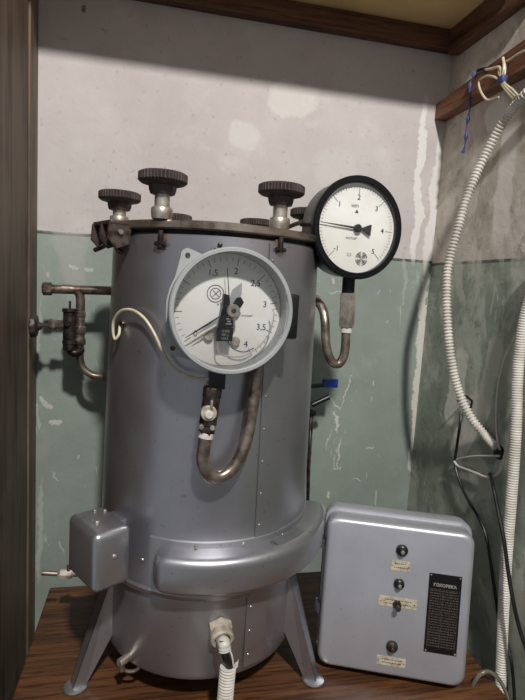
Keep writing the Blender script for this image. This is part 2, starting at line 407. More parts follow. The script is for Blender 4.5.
# ---- lid screws
def knob(x, y, ztop, scale=1.0):
    z = lambda d: ztop-d
    bm = B()
    # grooved wheel
    n = 120; prof = [(0, z(.001)), (.022, z(.0005)), (.030, z(0)), (.0335, z(.002)), (.0335, z(.0115)), (.030, z(.0145)), (.018, z(.0175))]
    rings = lathe(bm, prof, Matrix.Translation((x, y, 0)), n)
    for rg in rings[2:6]:
        for i, v in enumerate(rg):
            if i % 3 == 0:
                d = V((v.co.x-x, v.co.y-y, 0)); v.co -= d*.05
    lathe(bm, [(.0195, z(.015)), (.0185, z(.023)), (.0165, z(.0285)), (0, z(.0285))], Matrix.Translation((x, y, 0)), 8)
    hw = obj('lid_screw_knob', bm, M['bakelite'], st, Matrix.Translation((x, y, 1.493)), auto=25, label='dark ribbed lid screw knob')
    bm = B(); cylb(bm, (x, y, 1.493), (0, 0, 1), .0105, z(.027)-1.493, 24); obj('screw_stem', bm, M['steel'], hw, label='steel stem')
    sz = min(1.509, z(.035))
    bm = B(); lathe(bm, [(0, 1.4932), (.0135, 1.4932), (.0148, 1.499), (.0148, sz-.002), (.0135, sz), (0, sz)], Matrix.Translation((x, y, 0)), 28); obj('steel_collar', bm, M['steel'], hw)
    return hw
knob(.0055, .735, 1.555); knob(.172, .733, 1.555)
knob(-.061, .883, 1.547); knob(.032, 1.02, 1.536); knob(.192, 1.012, 1.539); knob(.256, .868, 1.546)
# bolt slots under the two front knobs
for px, py in ((162, 241), (279, 247)):
    p = oncyl(px, py, .1705); a = ang(p); fm = frame(pol(a, rb(p.z), p.z), (-math.sin(R(a)), math.cos(R(a)), 0), (0, 0, 1))
    bm = B(); box(bm, (-.0072, -.0012, -.012), (.0072, .003, .010), .001)
    for v in bm.verts: v.co = fm @ v.co
    sl = obj('bolt_slot', bm, M['rust'], st, fm)
    bm = B(); cylb(bm, fm @ V((0, -.004, -.008)), (0, 0, 1), .004, .022, 14); cylb(bm, fm @ V((-.008, -.005, -.004)), fm.to_3x3() @ V((1, 0, 0)), .003, .016, 12)
    obj('swing_bolt', bm, M['darkmetal'], sl)
# ---- hinge bracket on the left
aH = 206
rad = V((math.cos(R(aH)), math.sin(R(aH)), 0)); tan = V((-math.sin(R(aH)), math.cos(R(aH)), 0))
hf = frame(pol(aH, .175, 1.484), tan, (0, 0, 1))     # local x tangential, y = inward? (z cross x)
ysign = 1 if (hf.to_3x3() @ V((0, 1, 0))).dot(rad) > 0 else -1
def hb(x0, x1, y0, y1, z0, z1, bev=.0015):
    bm = B(); ya, yb = sorted((y0*ysign, y1*ysign)); box(bm, (x0, ya, z0), (x1, yb, z1), bev); bm.transform(hf); return bm
hg = obj('lid_hinge', hb(-.034, .036, -.012, .026, 0, .006), M['hinge'], st, hf, label='dark greasy hinge bracket')
def lug(x0):
    bm = B(); out = [(-.006, 0), (.027, .003), (.029, -.020), (.016, -.033), (-.003, -.026)]
    for w in (0, .004):
        pass
    a = [bm.verts.new(hf @ V((x0, y*ysign, z))) for y, z in out]; b = [bm.verts.new(hf @ V((x0+.005, y*ysign, z))) for y, z in out]
    bm.faces.new(a); bm.faces.new(b)
    for i in range(len(a)): j = (i+1) % len(a); bm.faces.new((a[i], a[j], b[j], b[i]))
    return bm
for x0 in (-.034, .0, .030): obj('lug', lug(x0), M['hinge'], hg)
bm = B(); cylb(bm, hf @ V((-.036, .012*ysign, -.010)), tan, .0035, .076, 16); 
obj('hinge_pin', bm, M['steel'], hg)
pp = at(128, 234, y=.79)
bm = B(); dpt = V((.1, -1, .05)).normalized(); cylb(bm, pp+V((0, .012, 0)), dpt, .0055, .014, 18, .001); obj('bolt_head', bm, M['steel'], hg)
bm = B(); f = Matrix.Translation(pp+V((0, .006, 0)))
flat_pts = [(-.020, .012), (-.004, .010), (.008, .013), (.020, .012), (.017, .006), (.010, .000), (.009, -.010), (.002, -.019), (-.008, -.021), (-.013, -.012), (-.015, .000)]
a = [bm.verts.new(f @ V((x, 0, z))) for x, z in flat_pts]; b = [bm.verts.new(f @ V((x, .006, z))) for x, z in flat_pts]
bm.faces.new(a); bm.faces.new(b)
for i in range(len(a)): j = (i+1) % len(a); bm.faces.new((a[i], a[j], b[j], b[i]))
obj('hinge_saddle', bm, M['pipe'], hg)
bm = B(); tube(bm, spline([at(95, 250, y=.815), at(104, 246, y=.80), at(113, 240, y=.80), at(118, 250, y=.80), at(126, 254, y=.795)], 6), .0035, 8); obj('latch_spring', bm, M['hinge'], hg)
# lid lifting arm at right
bm = B(); tube(bm, spline([at(284, 229, y=.80), at(296, 224, y=.82), at(310, 221, y=.86), V((.268, .93, 1.515)), V((.262, 1.0, 1.505))], 8), .0035, 10); obj('lifting_arm', bm, M['lid'], st)

# ---- cowling (curved cover round the front) with backing plate
aL, aR = ang(oncyl(148, 565, .205)), 358
prof = []
def cowl_ring(a, ext, dz):
    z0, z1 = .970+dz, 1.027-dz; r0 = .171; rc = .013; pts = [(r0, z0)]
    pts.append((r0+max(ext-rc*1.3, .0), z0+.001))
    for k in range(1, 6):
        t = k/6*math.pi/2; e = max(ext, .0); rc2 = min(rc, e)
        pts.append((r0+e-rc2+rc2*math.sin(t), z0+rc2-rc2*math.cos(t)))
    pts.append((r0+ext, z0+.030))
    for k in range(0, 6):
        t = k/6*math.pi/2; rc2 = min(.012, ext)
        pts.append((r0+ext-rc2+rc2*math.cos(t), z1-rc2+rc2*math.sin(t)))
    pts.append((r0+max(ext-.014, 0), z1+.0005)); pts.append((r0, z1+.001))
    return [pol(a, r, z) for r, z in pts]
bm = B(); rings = []; N = 70
for i in range(N+1):
    a = aL+(aR-aL)*i/N; t = min((a-aL)/7.5, (aR-a)/7.5, 1); e = .039*math.sqrt(max(0, 1-(1-t)**2.2)); e = max(e, .006)
    rings.append([bm.verts.new(p) for p in cowl_ring(a, e+.004, .008*(1-t)**1.5)])
for a, b in zip(rings, rings[1:]):
    for k in range(len(a)-1): bm.faces.new((a[k], a[k+1], b[k+1], b[k]))
bm.faces.new(rings[0]); bm.faces.new(rings[-1])
cw = obj('front_cowling', bm, M['base'], st, auto=60)
bm = B(); lathe(bm, [(rb(1)-.001, .957), (rb(1)+.0016, .957), (rb(1)+.0016, 1.036), (rb(1)-.001, 1.038)], CM, 60, aL-4, aR+2); obj('backing_plate', bm, M['base'], cw)
for px, py in ((196, 543), (244, 541), (142, 560), (283, 535)):
    p = oncyl(px, py, .181); rivet(ang(p), .1802, min(max(p.z, .985), 1.031), M['steel'], .0026, cw, 'screw')
# small stamped plate on the top of the cowling
bm = B(); lathe(bm, [(.184, 1.0277), (.184, 1.0288), (.2, 1.0288), (.2, 1.0277), (.184, 1.0277)], CM, 14, 297, 316); obj('stamped_plate', bm, M['base'], cw)
bm = B()
for k in range(9):
    a = 296+k*2.3; p = pol(a, .192, 1.0290); f = frame(p, (-math.sin(R(a)), math.cos(R(a)), 0), (0, 0, 1)); box(bm, (-.0016, -.0035, 0), (.0012, .0035, .0004), 0, 1, f)
obj('stamped_marks', bm, M['body'], cw)

# ---- terminal cover box on the left
A = at(94.5, 537, y=.680); zt = A.z; A.z = 0
th = R(32); u = V((math.cos(th), math.sin(th), 0)); v = V((-math.sin(th), math.cos(th), 0))
bf = frame(V((A.x, A.y, zt-.088)), u, (0, 0, 1))
bm = B(); box(bm, (0, 0, 0), (.057, .088, .088), .0105, 4)
bm.transform(bf); tc = obj('terminal_cover', bm, M['base'], st, bf, auto=50, label='boxy silver cover with rounded edges on the left side')
bm = B(); box(bm, (.049, .045, .012), (.088, .082, .076), .002, 2); bm.transform(bf); obj('cover_bracket', bm, M['base'], tc)
bm = B(); q = bf @ V((.030, -.0003, .050)); lathe(bm, [(.0032, 0), (.0032, .0012), (.002, .0022), (0, .0024)], frame(q, (0, 0, 1), -v), 14); obj('screw', bm, M['steel'], tc)
for x, y in ((.020, .034), (.034, .070), (.046, .062)):
    bm = B(); q = bf @ V((x, y, .0878)); lathe(bm, [(.0028, 0), (.0028, .003), (.0018, .004), (0, .0042)], frame(q, (1, 0, 0), (0, 0, 1)), 12); obj('screw', bm, M['steel'], tc)
# small wing valve behind the cover
y_ = .93
p0 = at(72, 574, y=y_); p1 = at(55, 574, y=y_); p2 = at(42, 573, y=y_)
bm = B(); tube(bm, [p0+V((.10, 0, 0)), p0], .0055, 12); hexnut(bm, p0, p1-p0, .009, (p1-p0).length*.7); dv = obj('side_outlet_valve', bm, M['plastic'], st, frame(p0))
bm = B(); tube(bm, [p1+V((.004, 0, 0)), p2], .0042, 10); obj('outlet_spout', bm, M['pipedark'], dv)
bm = B(); cylb(bm, p0+V((-.006, -.001, .008)), (0, 0, 1), .0035, .010, 10); obj('valve_stem', bm, M['pipedark'], dv)

# ---- legs
for a, f0 in ((203, .226), (326, .226), (86, .226)):
    rd = V((math.cos(R(a)), math.sin(R(a)), 0)); tn = V((-math.sin(R(a)), math.cos(R(a)), 0)); bm = B()
    # flat outer flange running down and out, with two side webs
    top, bot = (.168, .945), (f0+.004, .753); w0, w1 = .015, .009
    def P3(r, z, t): return V((C.x, C.y, 0))+rd*r+tn*t+V((0, 0, z))
    def quad(a, b, c, d, th, nrm):
        va = [bm.verts.new(q) for q in (a, b, c, d)]; vb = [bm.verts.new(q-nrm*th) for q in (a, b, c, d)]
        bm.faces.new(va); bm.faces.new(vb)
        for i in range(4): j = (i+1) % 4; bm.faces.new((va[i], va[j], vb[j], vb[i]))
    nrm = (rd*(top[1]-bot[1])+V((0, 0, bot[0]-top[0]))).normalized()
    quad(P3(*top, -w0), P3(*top, w0), P3(*bot, w1), P3(*bot, -w1), .003, nrm)
    for sgn in (-1, 1):
        quad(P3(top[0], top[1], sgn*w0), P3(bot[0], bot[1], sgn*w1), P3(bot[0]-.020, bot[1], sgn*w1), P3(.168, .835, sgn*w0), .003, tn*sgn)
    lg = obj('leg', bm, M['base'], st, frame(P3(f0, .75, 0)), smooth=False)
    bm = B(); fm = frame(P3(f0-.004, .75, 0), rd, (0, 0, 1)); lathe(bm, [(0, 0), (.0165, 0), (.0175, .002), (.0165, .0042), (.010, .006), (0, .006)], fm, 28)
    for vv in bm.verts:
        q = fm.inverted() @ vv.co; q.x *= 1.15; vv.co = fm @ q
    obj('foot_pad', bm, M['base'], lg)

# ---- cable gland at the front of the base
pg = oncyl(220, 628, .1715); ag = ang(pg); dg_ = V((math.cos(R(ag)), math.sin(R(ag)), -.25)).normalized()
bm = B(); hexnut(bm, pg-dg_*.004, dg_, .0190, .014, (0, 0, 1)); lathe(bm, [(.0165, .013), (.0175, .015), (.0175, .024), (.0155, .026), (.0122, .026), (.0118, .012)], frame(pg-dg_*.004, (0, 0, 1), dg_), 28)
gd = obj('cable_gland', bm, M['plastic'], st, frame(pg), label='dirty white plastic cable gland')
# ---- drain tap
pd = oncyl(128, 657, .1715); ad = ang(pd); d_ = V((math.cos(R(ad)), math.sin(R(ad)), 0)).normalized()
bm = B(); cylb(bm, pd-d_*.01, d_, .0065, .028, 16, .001); dt = obj('drain_tap', bm, M['steel'], st, frame(pd))
bm = B(); cylb(bm, pd+d_*.012+V((0, 0, .002)), (0, 0, -1), .005, .018, 14, .001); obj('tap_nozzle', bm, M['pipe'], dt)
bm = B(); cr = pd+d_*.006+V((.010, 0, -.014)); tube(bm, [cr+V((math.cos(t*math.pi/9)*.012, 0, math.sin(t*math.pi/9)*.008)) for t in range(9, 19)], .0028, 8); obj('tap_ring', bm, M['pipe'], dt)

# ------------------------------------------------------------------ gauge builder
def gauge(center, th, R0, rim, dial_r, dial_d, depth, mat, name, label):
    """case opened towards local -Y"""
    gm = Matrix.Translation(center) @ Matrix.Rotation(th, 4, 'Z')
    lz = gm @ Matrix.Rotation(R(90), 4, 'X')              # lathe axis: local Z -> -Y (towards viewer)
    bm = B()
    pr = [(0, -depth), (R0-.012, -depth), (R0-.004, -depth+.006), (R0-.003, -.012), (R0-.0025, -.011), (R0, -.009), (R0, -.002), (R0-.0015, 0), (R0-rim+.001, 0), (R0-rim, -.0012), (R0-rim, -dial_d-.001), (0, -dial_d-.001)]
    lathe(bm, pr, lz, 96)
    g = obj(name, bm, mat, st, gm, label=label)
    bm = B(); lathe(bm, [(0, -dial_d+.0002), (dial_r, -dial_d+.0002), (dial_r, -dial_d-.0008), (0, -dial_d-.0008)], lz, 96); obj('dial', bm, M['dial'], g, gm, label='white dial')
    return g, gm
def dialmark(bm, gm, d, a, r0, r1, w):
    u = V((math.cos(R(a)), 0, math.sin(R(a)))); t = V((-math.sin(R(a)), 0, math.cos(R(a))))
    f = frame(gm @ (u*r0+V((0, d, 0))), gm.to_3x3() @ u, gm.to_3x3() @ V((0, -1, 0)))
    box(bm, (0, -w/2, 0), (r1-r0, w/2, .0003), 0, 1, f)
def dtext(bm, gm, d, x, z, s, size, rot=0, bold=0):
    f = gm @ Matrix.Translation((x, d, z)) @ Matrix.Rotation(R(90), 4, 'X') @ Matrix.Rotation(R(rot), 4, 'Z')
    text_bm(bm, s, size, f, .00015, bold=bold)
def flat(bm, gm, pts, d0, d1):
    a = [bm.verts.new(gm @ V((x, d0, z))) for x, z in pts]; b = [bm.verts.new(gm @ V((x, d1, z))) for x, z in pts]
    bm.faces.new(a); bm.faces.new(b)
    for i in range(len(a)): j = (i+1) % len(a); bm.faces.new((a[i], a[j], b[j], b[i]))
def wedge(a, pts):
    """pts given along direction a: (along, across)"""
    return [(x*math.cos(R(a))-y*math.sin(R(a)), x*math.sin(R(a))+y*math.cos(R(a))) for x, y in pts]

# ---- gauge 1: large contact gauge on the front
g1c = at(233.5, 312, y=.632)
D1 = .032
g1, gm1 = gauge(g1c, R(6), .0800, .0062, .0735, D1, .052, M['bezel'], 'contact_pressure_gauge', 'large grey-rimmed contact gauge on the front')
bm = B()
step = 34.5; a2 = 80
for k in range(0, 41):
    a = a2+4*step-k*step*8/40
    mj = k % 5 == 0
    dialmark(bm, gm1, D1-.0004, a, .0690-(.0095 if mj else .0052), .0690, .0006 if mj else .0004)
for val, s_ in ((.0, '0'), (1.5, '1,5'), (2, '2'), (2.5, '2,5'), (3, '3'), (3.5, '3,5'), (4, '4')):
    a = a2-(val-2)*2*step
    dtext(bm, gm1, D1-.0004, .0520*math.cos(R(a)), .0520*math.sin(R(a)), s_, .0115, 0, 0)
dtext(bm, gm1, D1-.0004, .027, -.006, 'кгс/см²', .0045)
# round maker's mark
for r_ in (.0105, .0065):
    for k in range(24): dialmark(bm, gm1 @ Matrix.Translation((-.017, 0, .021)), D1-.0004, k*15, r_, r_+.0008, r_*.27)
for a, b in ((-.004, .004), (.004, -.004)): flat(bm, gm1 @ Matrix.Translation((-.017, 0, .021)), [(a, -.004), (a+.001, -.004), (b+.001, .004), (b, .004)], D1-.0007, D1-.0004)
dtext(bm, gm1, D1-.0004, -.010, .0075, '×10', .006, 12)
obj('dial_scale', bm, M['ink'], g1, gm1, smooth=False)
bm = B(); pa = 213
flat(bm, gm1, wedge(pa, [(.006, .0015), (.040, .0012), (.0665, .0003), (.0665, -.0003), (.040, -.0012), (.006, -.0015)]), .0185, .0195)
obj('pointer', bm, M['ink'], g1, gm1, smooth=False)
bm = B(); flat(bm, gm1, wedge(pa+2.5, [(.014, .0042), (.036, .003), (.058, .0006), (.036, -.0003), (.014, -.0012)]), .0172, .018)
obj('set_pointer', bm, M['bezel'], g1, gm1, smooth=False, label='pale setting pointer')
bm = B(); flat(bm, gm1, wedge(97, [(.01, .0006), (.055, .0004), (.055, -.0004), (.01, -.0006)]), .017, .0178); obj('thin_pointer', bm, M['ink'], g1, gm1, smooth=False)
bm = B(); flat(bm, gm1, wedge(66, [(.004, .006), (.026, .009), (.040, .002), (.026, -.0045), (.004, -.005)]), .0200, .0206); obj('clear_vane', bm, M['bezel'], g1, gm1, smooth=False, label='pale translucent vane')
bm = B(); flat(bm, gm1, wedge(40, [(.008, .005), (.017, .0085), (.022, .006), (.021, -.002), (.013, -.005), (.008, -.004)]), .016, .0175); obj('counterweight', bm, M['black'], g1, gm1, smooth=False)
bm = B(); 
for pts in ([(-.010, .022), (-.003, .020), (-.0015, -.004), (-.012, -.006)], [(-.012, .002), (.002, .002), (.004, -.020), (-.0165, -.022)], [(-.0175, -.021), (.0045, -.021), (.0035, -.0385), (-.016, -.0385)]):
    flat(bm, gm1, pts, .012, .021)
cbk = obj('contact_block', bm, M['black'], g1, gm1, smooth=False)
bm = B()
for i, s_ in enumerate(('~220В', '50Гц', '10ВА')): dtext(bm, gm1, .0118, -.0065, -.0255-i*.0048, s_, .0044, -3)
for i in range(5): box(bm, (-.006+.0015*(i % 2), .0115, -.004-.0032*i), (.000+.0015*(i % 3), .012, -.0025-.0032*i), 0, 1, gm1)
obj('block_lettering', bm, M['lettering'], g1, gm1, smooth=False)
bm = B(); cylb(bm, gm1 @ V((.002, .022, .001)), gm1.to_3x3() @ V((0, -1, 0)), .0085, .0155, 28, .001); obj('hub_cap', bm, M['steel'], g1, gm1)
bm = B(); cylb(bm, gm1 @ V((.002, .0068, .001)), gm1.to_3x3() @ V((0, -1, 0)), .0032, .0016, 14, .0004); obj('hub_screw', bm, M['hinge'], g1, gm1)
for x, z in ((-.024, -.034), (.012, -.040)):
    bm = B(); cylb(bm, gm1 @ V((x, D1-.001, z)), gm1.to_3x3() @ V((0, -1, 0)), .0062, .005, 20, .001); obj('dial_post', bm, M['plastic'], g1, gm1)
def gp(x, z, y): return gm1 @ V((x, y, z))
bm = B(); tube(bm, spline([gp(-.014, -.034, .014), gp(-.014, -.050, .016), gp(-.004, -.058, .017), gp(.02, -.058, .018), gp(.04, -.046, .018), gp(.054, -.028, .016), gp(.0585, -.004, .014), gp(.057, .005, .016)], 8), .0009, 8); obj('inner_wire', bm, M['wirewhite'], g1, gm1)
bm = B(); tube(bm, spline([gp(-.002, -.038, .016), gp(.006, -.048, .017), gp(.022, -.053, .02), gp(.036, -.048, .022)], 8), .0007, 8); obj('inner_wire', bm, M['bluetape'], g1, gm1)
bm = B(); lathe(bm, [(0, -.0042), (.0734, -.0042), (.0734, -.0057), (0, -.0057)], gm1 @ Matrix.Rotation(R(90), 4, 'X'), 64); obj('glass', bm, M['glass'], g1, gm1)
# mounting flange: square plate with rounded ears and holes
bm = B(); pts = []
for a in (128, 218):
    for t in range(-60, 61, 20):
        pts.append((.086*math.cos(R(a))+.009*math.cos(R(a+t)), .086*math.sin(R(a))+.009*math.sin(R(a+t))))
    for q in (range(22, 69, 12) if a == 128 else range(30, 260, 12)):
        rr_ = .0785; pts.append((rr_*math.cos(R(a+q)), rr_*math.sin(R(a+q))))
flat(bm, gm1, pts, .044, .048); obj('mounting_flange', bm, M['bezel'], g1, gm1, smooth=False)
for a in (128, 218):
    bm = B(); lathe(bm, [(.0032, 0), (.0032, .0012), (0, .0012)], gm1 @ Matrix.Translation((.086*math.cos(R(a)), .044, .086*math.sin(R(a)))) @ Matrix.Rotation(R(90), 4, 'X'), 14); obj('flange_screw', bm, M['hinge'], g1, gm1)
bm = B(); box(bm, (.0765, .018, -.034), (.0955, .050, .026), .003, 2, gm1); obj('terminal_box', bm, M['black'], g1, gm1, label='black terminal box')
# standoff between gauge and body
for z in (-.045, .045):
    bm = B(); box(bm, (-.02, .048, z-.006), (.03, .085, z+.006), .001, 1, gm1); obj('standoff', bm, M['hinge'], g1, gm1, smooth=False)
# neck, valve, tape, siphon below gauge 1
yv = g1c.y+.030
n0 = at(217, 372, y=yv); n1 = at(214, 388, y=yv)
bm = B(); box(bm, V((n0.x-.0105, yv-.010, n1.z)), V((n0.x+.0105, yv+.010, n0.z+.005)), .001); obj('gauge_neck', bm, M['black'], st)
def pv(px, py, dy=0): return at(px, py, y=yv+dy)
bm = B(); a_, b_ = pv(213, 387), pv(206, 436); ax_ = (b_-a_)
hexnut(bm, a_, ax_, .0125, ax_.length*.22); cylb(bm, a_+ax_*.2, ax_, .0118, ax_.length*.55, 24); hexnut(bm, a_+ax_*.72, ax_, .0108, ax_.length*.24)
vl = obj('three_way_valve', bm, M['darkmetal'], st, frame(a_), label='dark three-way valve below the large gauge')
c_ = pv(208, 411)
bm = B(); cylb(bm, c_+V((0, -.004, 0)), (0, -1, 0), .0105, .010, 26, .001); obj('valve_plug', bm, M['plastic'], vl)
bm = B(); cylb(bm, c_+V((0, -.012, -.001)), (0, -1, 0), .0058, .0055, 20, .0012); obj('valve_nut', bm, M['tape'], vl)
bm = B(); box(bm, c_+V((.001, -.0165, .004)), c_+V((.0045, -.0125, .018)), .001); obj('valve_lever', bm, M['steel'], vl)
bm = B(); cylb(bm, pv(201, 426, -.006), (0, -1, 0), .0034, .007, 12, .0005); cylb(bm, pv(212, 427, -.006), (0, -1, 0), .0034, .007, 12, .0005); obj('valve_screws', bm, M['steel'], vl)
bm = B(); t0, t1 = pv(206.5, 432), pv(205.3, 438); cylb(bm, t0, t1-t0, .0103, (t1-t0).length, 24, .001); obj('thread_tape', bm, M['tape'], st)
bm = pipe([pv(205, 437), pv(203.5, 450), pv(203, 462), pv(208, 473, .003), pv(218, 477, .006), pv(230, 471, .01), pv(240, 457, .014), pv(247, 437, .018), pv(251, 415, .022), pv(254, 395, .026), pv(257, 370, .03), pv(258, 345, .045), pv(258, 335, .07)], .0088, 20)
obj('siphon_pipe', bm, M['pipe'], st, label='U-shaped brown steel siphon under the large gauge')
# ---- gauge 2: black pressure gauge to the right
g2c = at(359.5, 228, y=.775)
D2 = .009
g2, gm2 = gauge(g2c, R(9), .0805, .0105, .0700, D2, .056, M['blackpaint'], 'pressure_vacuum_gauge', 'black-rimmed gauge standing to the right of the lid')
bm = B()
for k in range(0, 61):
    a = 225-k*4.5; mj = k % 10 == 0
    dialmark(bm, gm2, D2-.0004, a, .066-(.013 if mj else (.006 if k % 5 == 0 else .0042)), .066, .0007 if mj else .0004)
for i, s_ in enumerate(('-1', '0', '1', '2', '3', '4', '5')):
    a = 225-i*45
    if s_ == '0': continue
    dtext(bm, gm2, D2-.0004, .048*math.cos(R(a)), .048*math.sin(R(a)), s_, .0115, 0, .0001)
dtext(bm, gm2, D2-.0004, -.008, -.016, 'кгс/см²', .0058)
dtext(bm, gm2, D2-.0004, -.006, .034, 'МВП', .006); dtext(bm, gm2, D2-.0004, -.002, .026, '▲', .007)
dtext(bm, gm2, D2-.0004, -.010, -.042, '2,5', .007)
mk = gm2 @ Matrix.Translation((.013, 0, -.047))
for r_ in (.0095, .0065, .0035):
    for k in range(20):
        if (k*7+int(r_*1e4)) % 5 != 0: dialmark(bm, mk, D2-.0004, k*18, r_, r_+.0014, r_*.34)
for k in range(4): dialmark(bm, mk, D2-.0004, 45+k*90, .001, .0095, .0012)
obj('dial_scale', bm, M['ink'], g2, gm2, smooth=False)
bm = B(); flat(bm, gm2, wedge(177, [(.0, .0018), (.035, .0011), (.066, .0004), (.066, -.0004), (.035, -.0011), (0, -.0018)]), .0045, .0052)
flat(bm, gm2, wedge(-3, [(0, .002), (.008, .002), (.022, .0088), (.0245, .0085), (.0245, -.0085), (.022, -.0088), (.008, -.002), (0, -.002)]), .0045, .0052)
cylb(bm, gm2 @ V((0, .008, 0)), gm2.to_3x3() @ V((0, -1, 0)), .0065, .006, 24, .0012); obj('pointer', bm, M['ink'], g2, gm2, smooth=False)
bm = B(); lathe(bm, [(0, -.0012), (.0702, -.0012), (.0702, -.0026), (0, -.0026)], gm2 @ Matrix.Rotation(R(90), 4, 'X'), 64); obj('glass', bm, M['glass'], g2, gm2)
# fittings and siphon of gauge 2
yq = g2c.y+.03
def q2(px, py, dy=0): return at(px, py, y=yq+dy)
a_, b_, c_, d_ = q2(349, 276), q2(348, 293), q2(346.5, 327), q2(346, 333)
bm = B(); cylb(bm, a_, b_-a_, .0105, (b_-a_).length+.002, 20); obj('gauge_neck', bm, M['blackpaint'], st)
bm = B(); hexnut(bm, b_, c_-b_, .0135, (c_-b_).length, (1, .3, 0)); obj('hex_union', bm, M['steel'], st, label='long steel hexagon union nut under the black gauge')
bm = B(); cylb(bm, c_, d_-c_, .0096, (d_-c_).length, 24, .001); obj('thread_tape', bm, M['tape'], st)
bm = pipe([pol(352, .165, 1.372), q2(314, 299, .06), q2(318, 302, .035), q2(323, 310, .02), q2(325, 322, .01), q2(325.5, 336, .005), q2(327, 350), q2(331.5, 361), q2(338, 364), q2(343.5, 357), q2(345.5, 345), q2(346, 332)], .0076, 18)
obj('siphon_pipe', bm, M['pipe'], st, label='curved brown steel siphon under the black gauge')

# ---- cream signal cable from body to the contact gauge
ph = oncyl(120, 325, .174)
def oc(px, py, k): return oncyl(px, py, .174+k)
gr_ = pol(ang(ph), rb(ph.z), ph.z); dn = V((math.cos(R(ang(ph))), math.sin(R(ang(ph))), 0))
bm = B(); lathe(bm, [(.009, -.001), (.009, .0025), (.006, .0035), (0, .0035)], frame(gr_, (0, 0, 1), dn), 20); obj('cable_grommet', bm, M['hinge'], st)
bm = B(); tube(bm, spline([gr_+dn*.002, oc(119, 334, .006), oc(115, 339, .010), oc(113, 331, .012), oc(114, 320, .012), oc(121, 311, .012), oc(132, 310, .011), oc(144, 318, .010), oc(154, 333, .010), oc(163, 352, .010), oc(172, 366, .012), oc(184, 374, .018), oc(198, 378.5, .03), at(210, 379, y=yv+.004)], 8), .0021, 10)
obj('signal_cable', bm, M['wirecream'], st, label='cream cable curling from the body to the large gauge')

# ---- steam outlet pipework on the left
yl = 1.055
def ql(px, py, dy=0): return at(px, py, y=yl+dy)
bm = B(); e0 = ql(49, 289); e1 = ql(112, 290.5)
tube(bm, [e0, e1+V((.02, 0, 0))], .0088, 18)
tube(bm, spline([ql(62, 288.5), ql(75, 290), ql(80, 296), ql(80.5, 312)], 8), .0086, 16)
lp = obj('outlet_pipework', bm, M['pipedark'], st, frame(ql(80, 290)), label='brown outlet pipes and valve on the left side')
bm = B(); tube(bm, spline([ql(80, 345), ql(80, 358), ql(83, 368), ql(92, 375), ql(102, 376.5), ql(112, 377)], 8), .0072, 16); obj('return_pipe', bm, M['pipe'], lp)
bm = B(); hexnut(bm, ql(52, 289), e0-e1, .0125, .017, (0, 0, 1)); obj('hex_plug', bm, M['pipedark'], lp)
bm = B(); hexnut(bm, ql(80.5, 311), (0, 0, -1), .0105, .012); cylb(bm, ql(80.5, 316), (0, 0, -1), .0082, .02, 18); hexnut(bm, ql(80, 326), (0, 0, -1), .0115, .016); cylb(bm, ql(80, 333), (0, 0, -1), .009, .012, 18); hexnut(bm, ql(80, 338), (0, 0, -1), .0115, .013)
obj('union_nuts', bm, M['pipe'], lp)
bm = B(); hexnut(bm, ql(103, 376.5, 0), (1, 0, 0), .0105, .018); obj('hex_nut', bm, M['pipedark'], lp)
yy = -.012
bm = B(); cylb(bm, ql(70, 312, yy), (0, 0, -1), .0125, .075, 22, .0012); cylb(bm, ql(70, 308.5, yy), (0, 0, -1), .0145, .007, 22, .001); cylb(bm, ql(70, 340, yy), (0, 0, -1), .0142, .008, 22, .001)
cylb(bm, ql(69, 323, yy)+V((0, -.008, 0)), (0, -1, 0), .005, .01, 14); tube(bm, spline([ql(70, 343, yy), ql(71, 351, yy), ql(76, 353, yy), ql(81, 349, 0)], 6), .0082, 14)
tube(bm, [ql(70, 327, yy), ql(80, 327, 0)], .007, 12)
tube(bm, [ql(70, 309, yy), ql(70, 301, yy)], .0022, 8)
vv = obj('stop_valve', bm, M['darkmetal'], lp)
bm = B(); hexnut(bm, ql(64, 324.5, yy), (-1, 0, 0), .0085, .022, (0, 0, 1)); hexnut(bm, ql(56, 324.5, yy), (-1, 0, 0), .0100, .012, (0, 0, 1)); tube(bm, [ql(52, 325, yy), ql(36, 325.5, yy)], .0030, 10); obj('valve_spindle', bm, M['pipe'], lp)
hwc = ql(37.5, 326, yy)
bm = B(); f = frame(hwc, (0, 0, 1), (-1, 0, 0)); rg = lathe(bm, [(0, -.008), (.006, -.008), (.009, -.002), (.020, .001), (.0225, .004), (.0225, .010), (.019, .012), (0, .012)], f, 40)
for r_ in rg[4:6]:
    for i, v_ in enumerate(r_):
        if i % 4 < 2: v_.co = hwc+(v_.co-hwc)*.93
obj('handwheel', bm, M['bakelite'], lp, label='small dark handwheel')

# ---- rear right thermometer rod and blue tag
yb_ = 1.06
bm = B(); tube(bm, [at(309, 388, y=yb_), at(307.5, 512, y=yb_)], .0035, 10); rd_ = obj('gauge_glass_rod', bm, M['darkmetal'], st, frame(at(309, 388, y=yb_)))
bm = B(); tube(bm, [at(313.5, 400, y=yb_), at(309.5, 470, y=yb_), at(308.5, 510, y=yb_)], .0022, 8); obj('guard_rod', bm, M['pipedark'], rd_)
bm = B(); cylb(bm, at(306, 413, y=yb_), V((1, 0, .0)), .012, .022, 16, .002, .6); tube(bm, [at(312, 405, y=yb_), at(329, 397, y=yb_)], .006, 12); tube(bm, [at(305, 387, y=yb_), at(327, 384.5, y=yb_)], .0048, 12); obj('gauge_cock', bm, M['black'], rd_)
bm = B(); q = at(331, 383.5, y=yb_-.006); box(bm, q+V((-.017, 0, -.010)), q+V((.017, .012, .009)), .002); obj('cock_handle', bm, M['blue'], rd_, label='blue plastic handle')

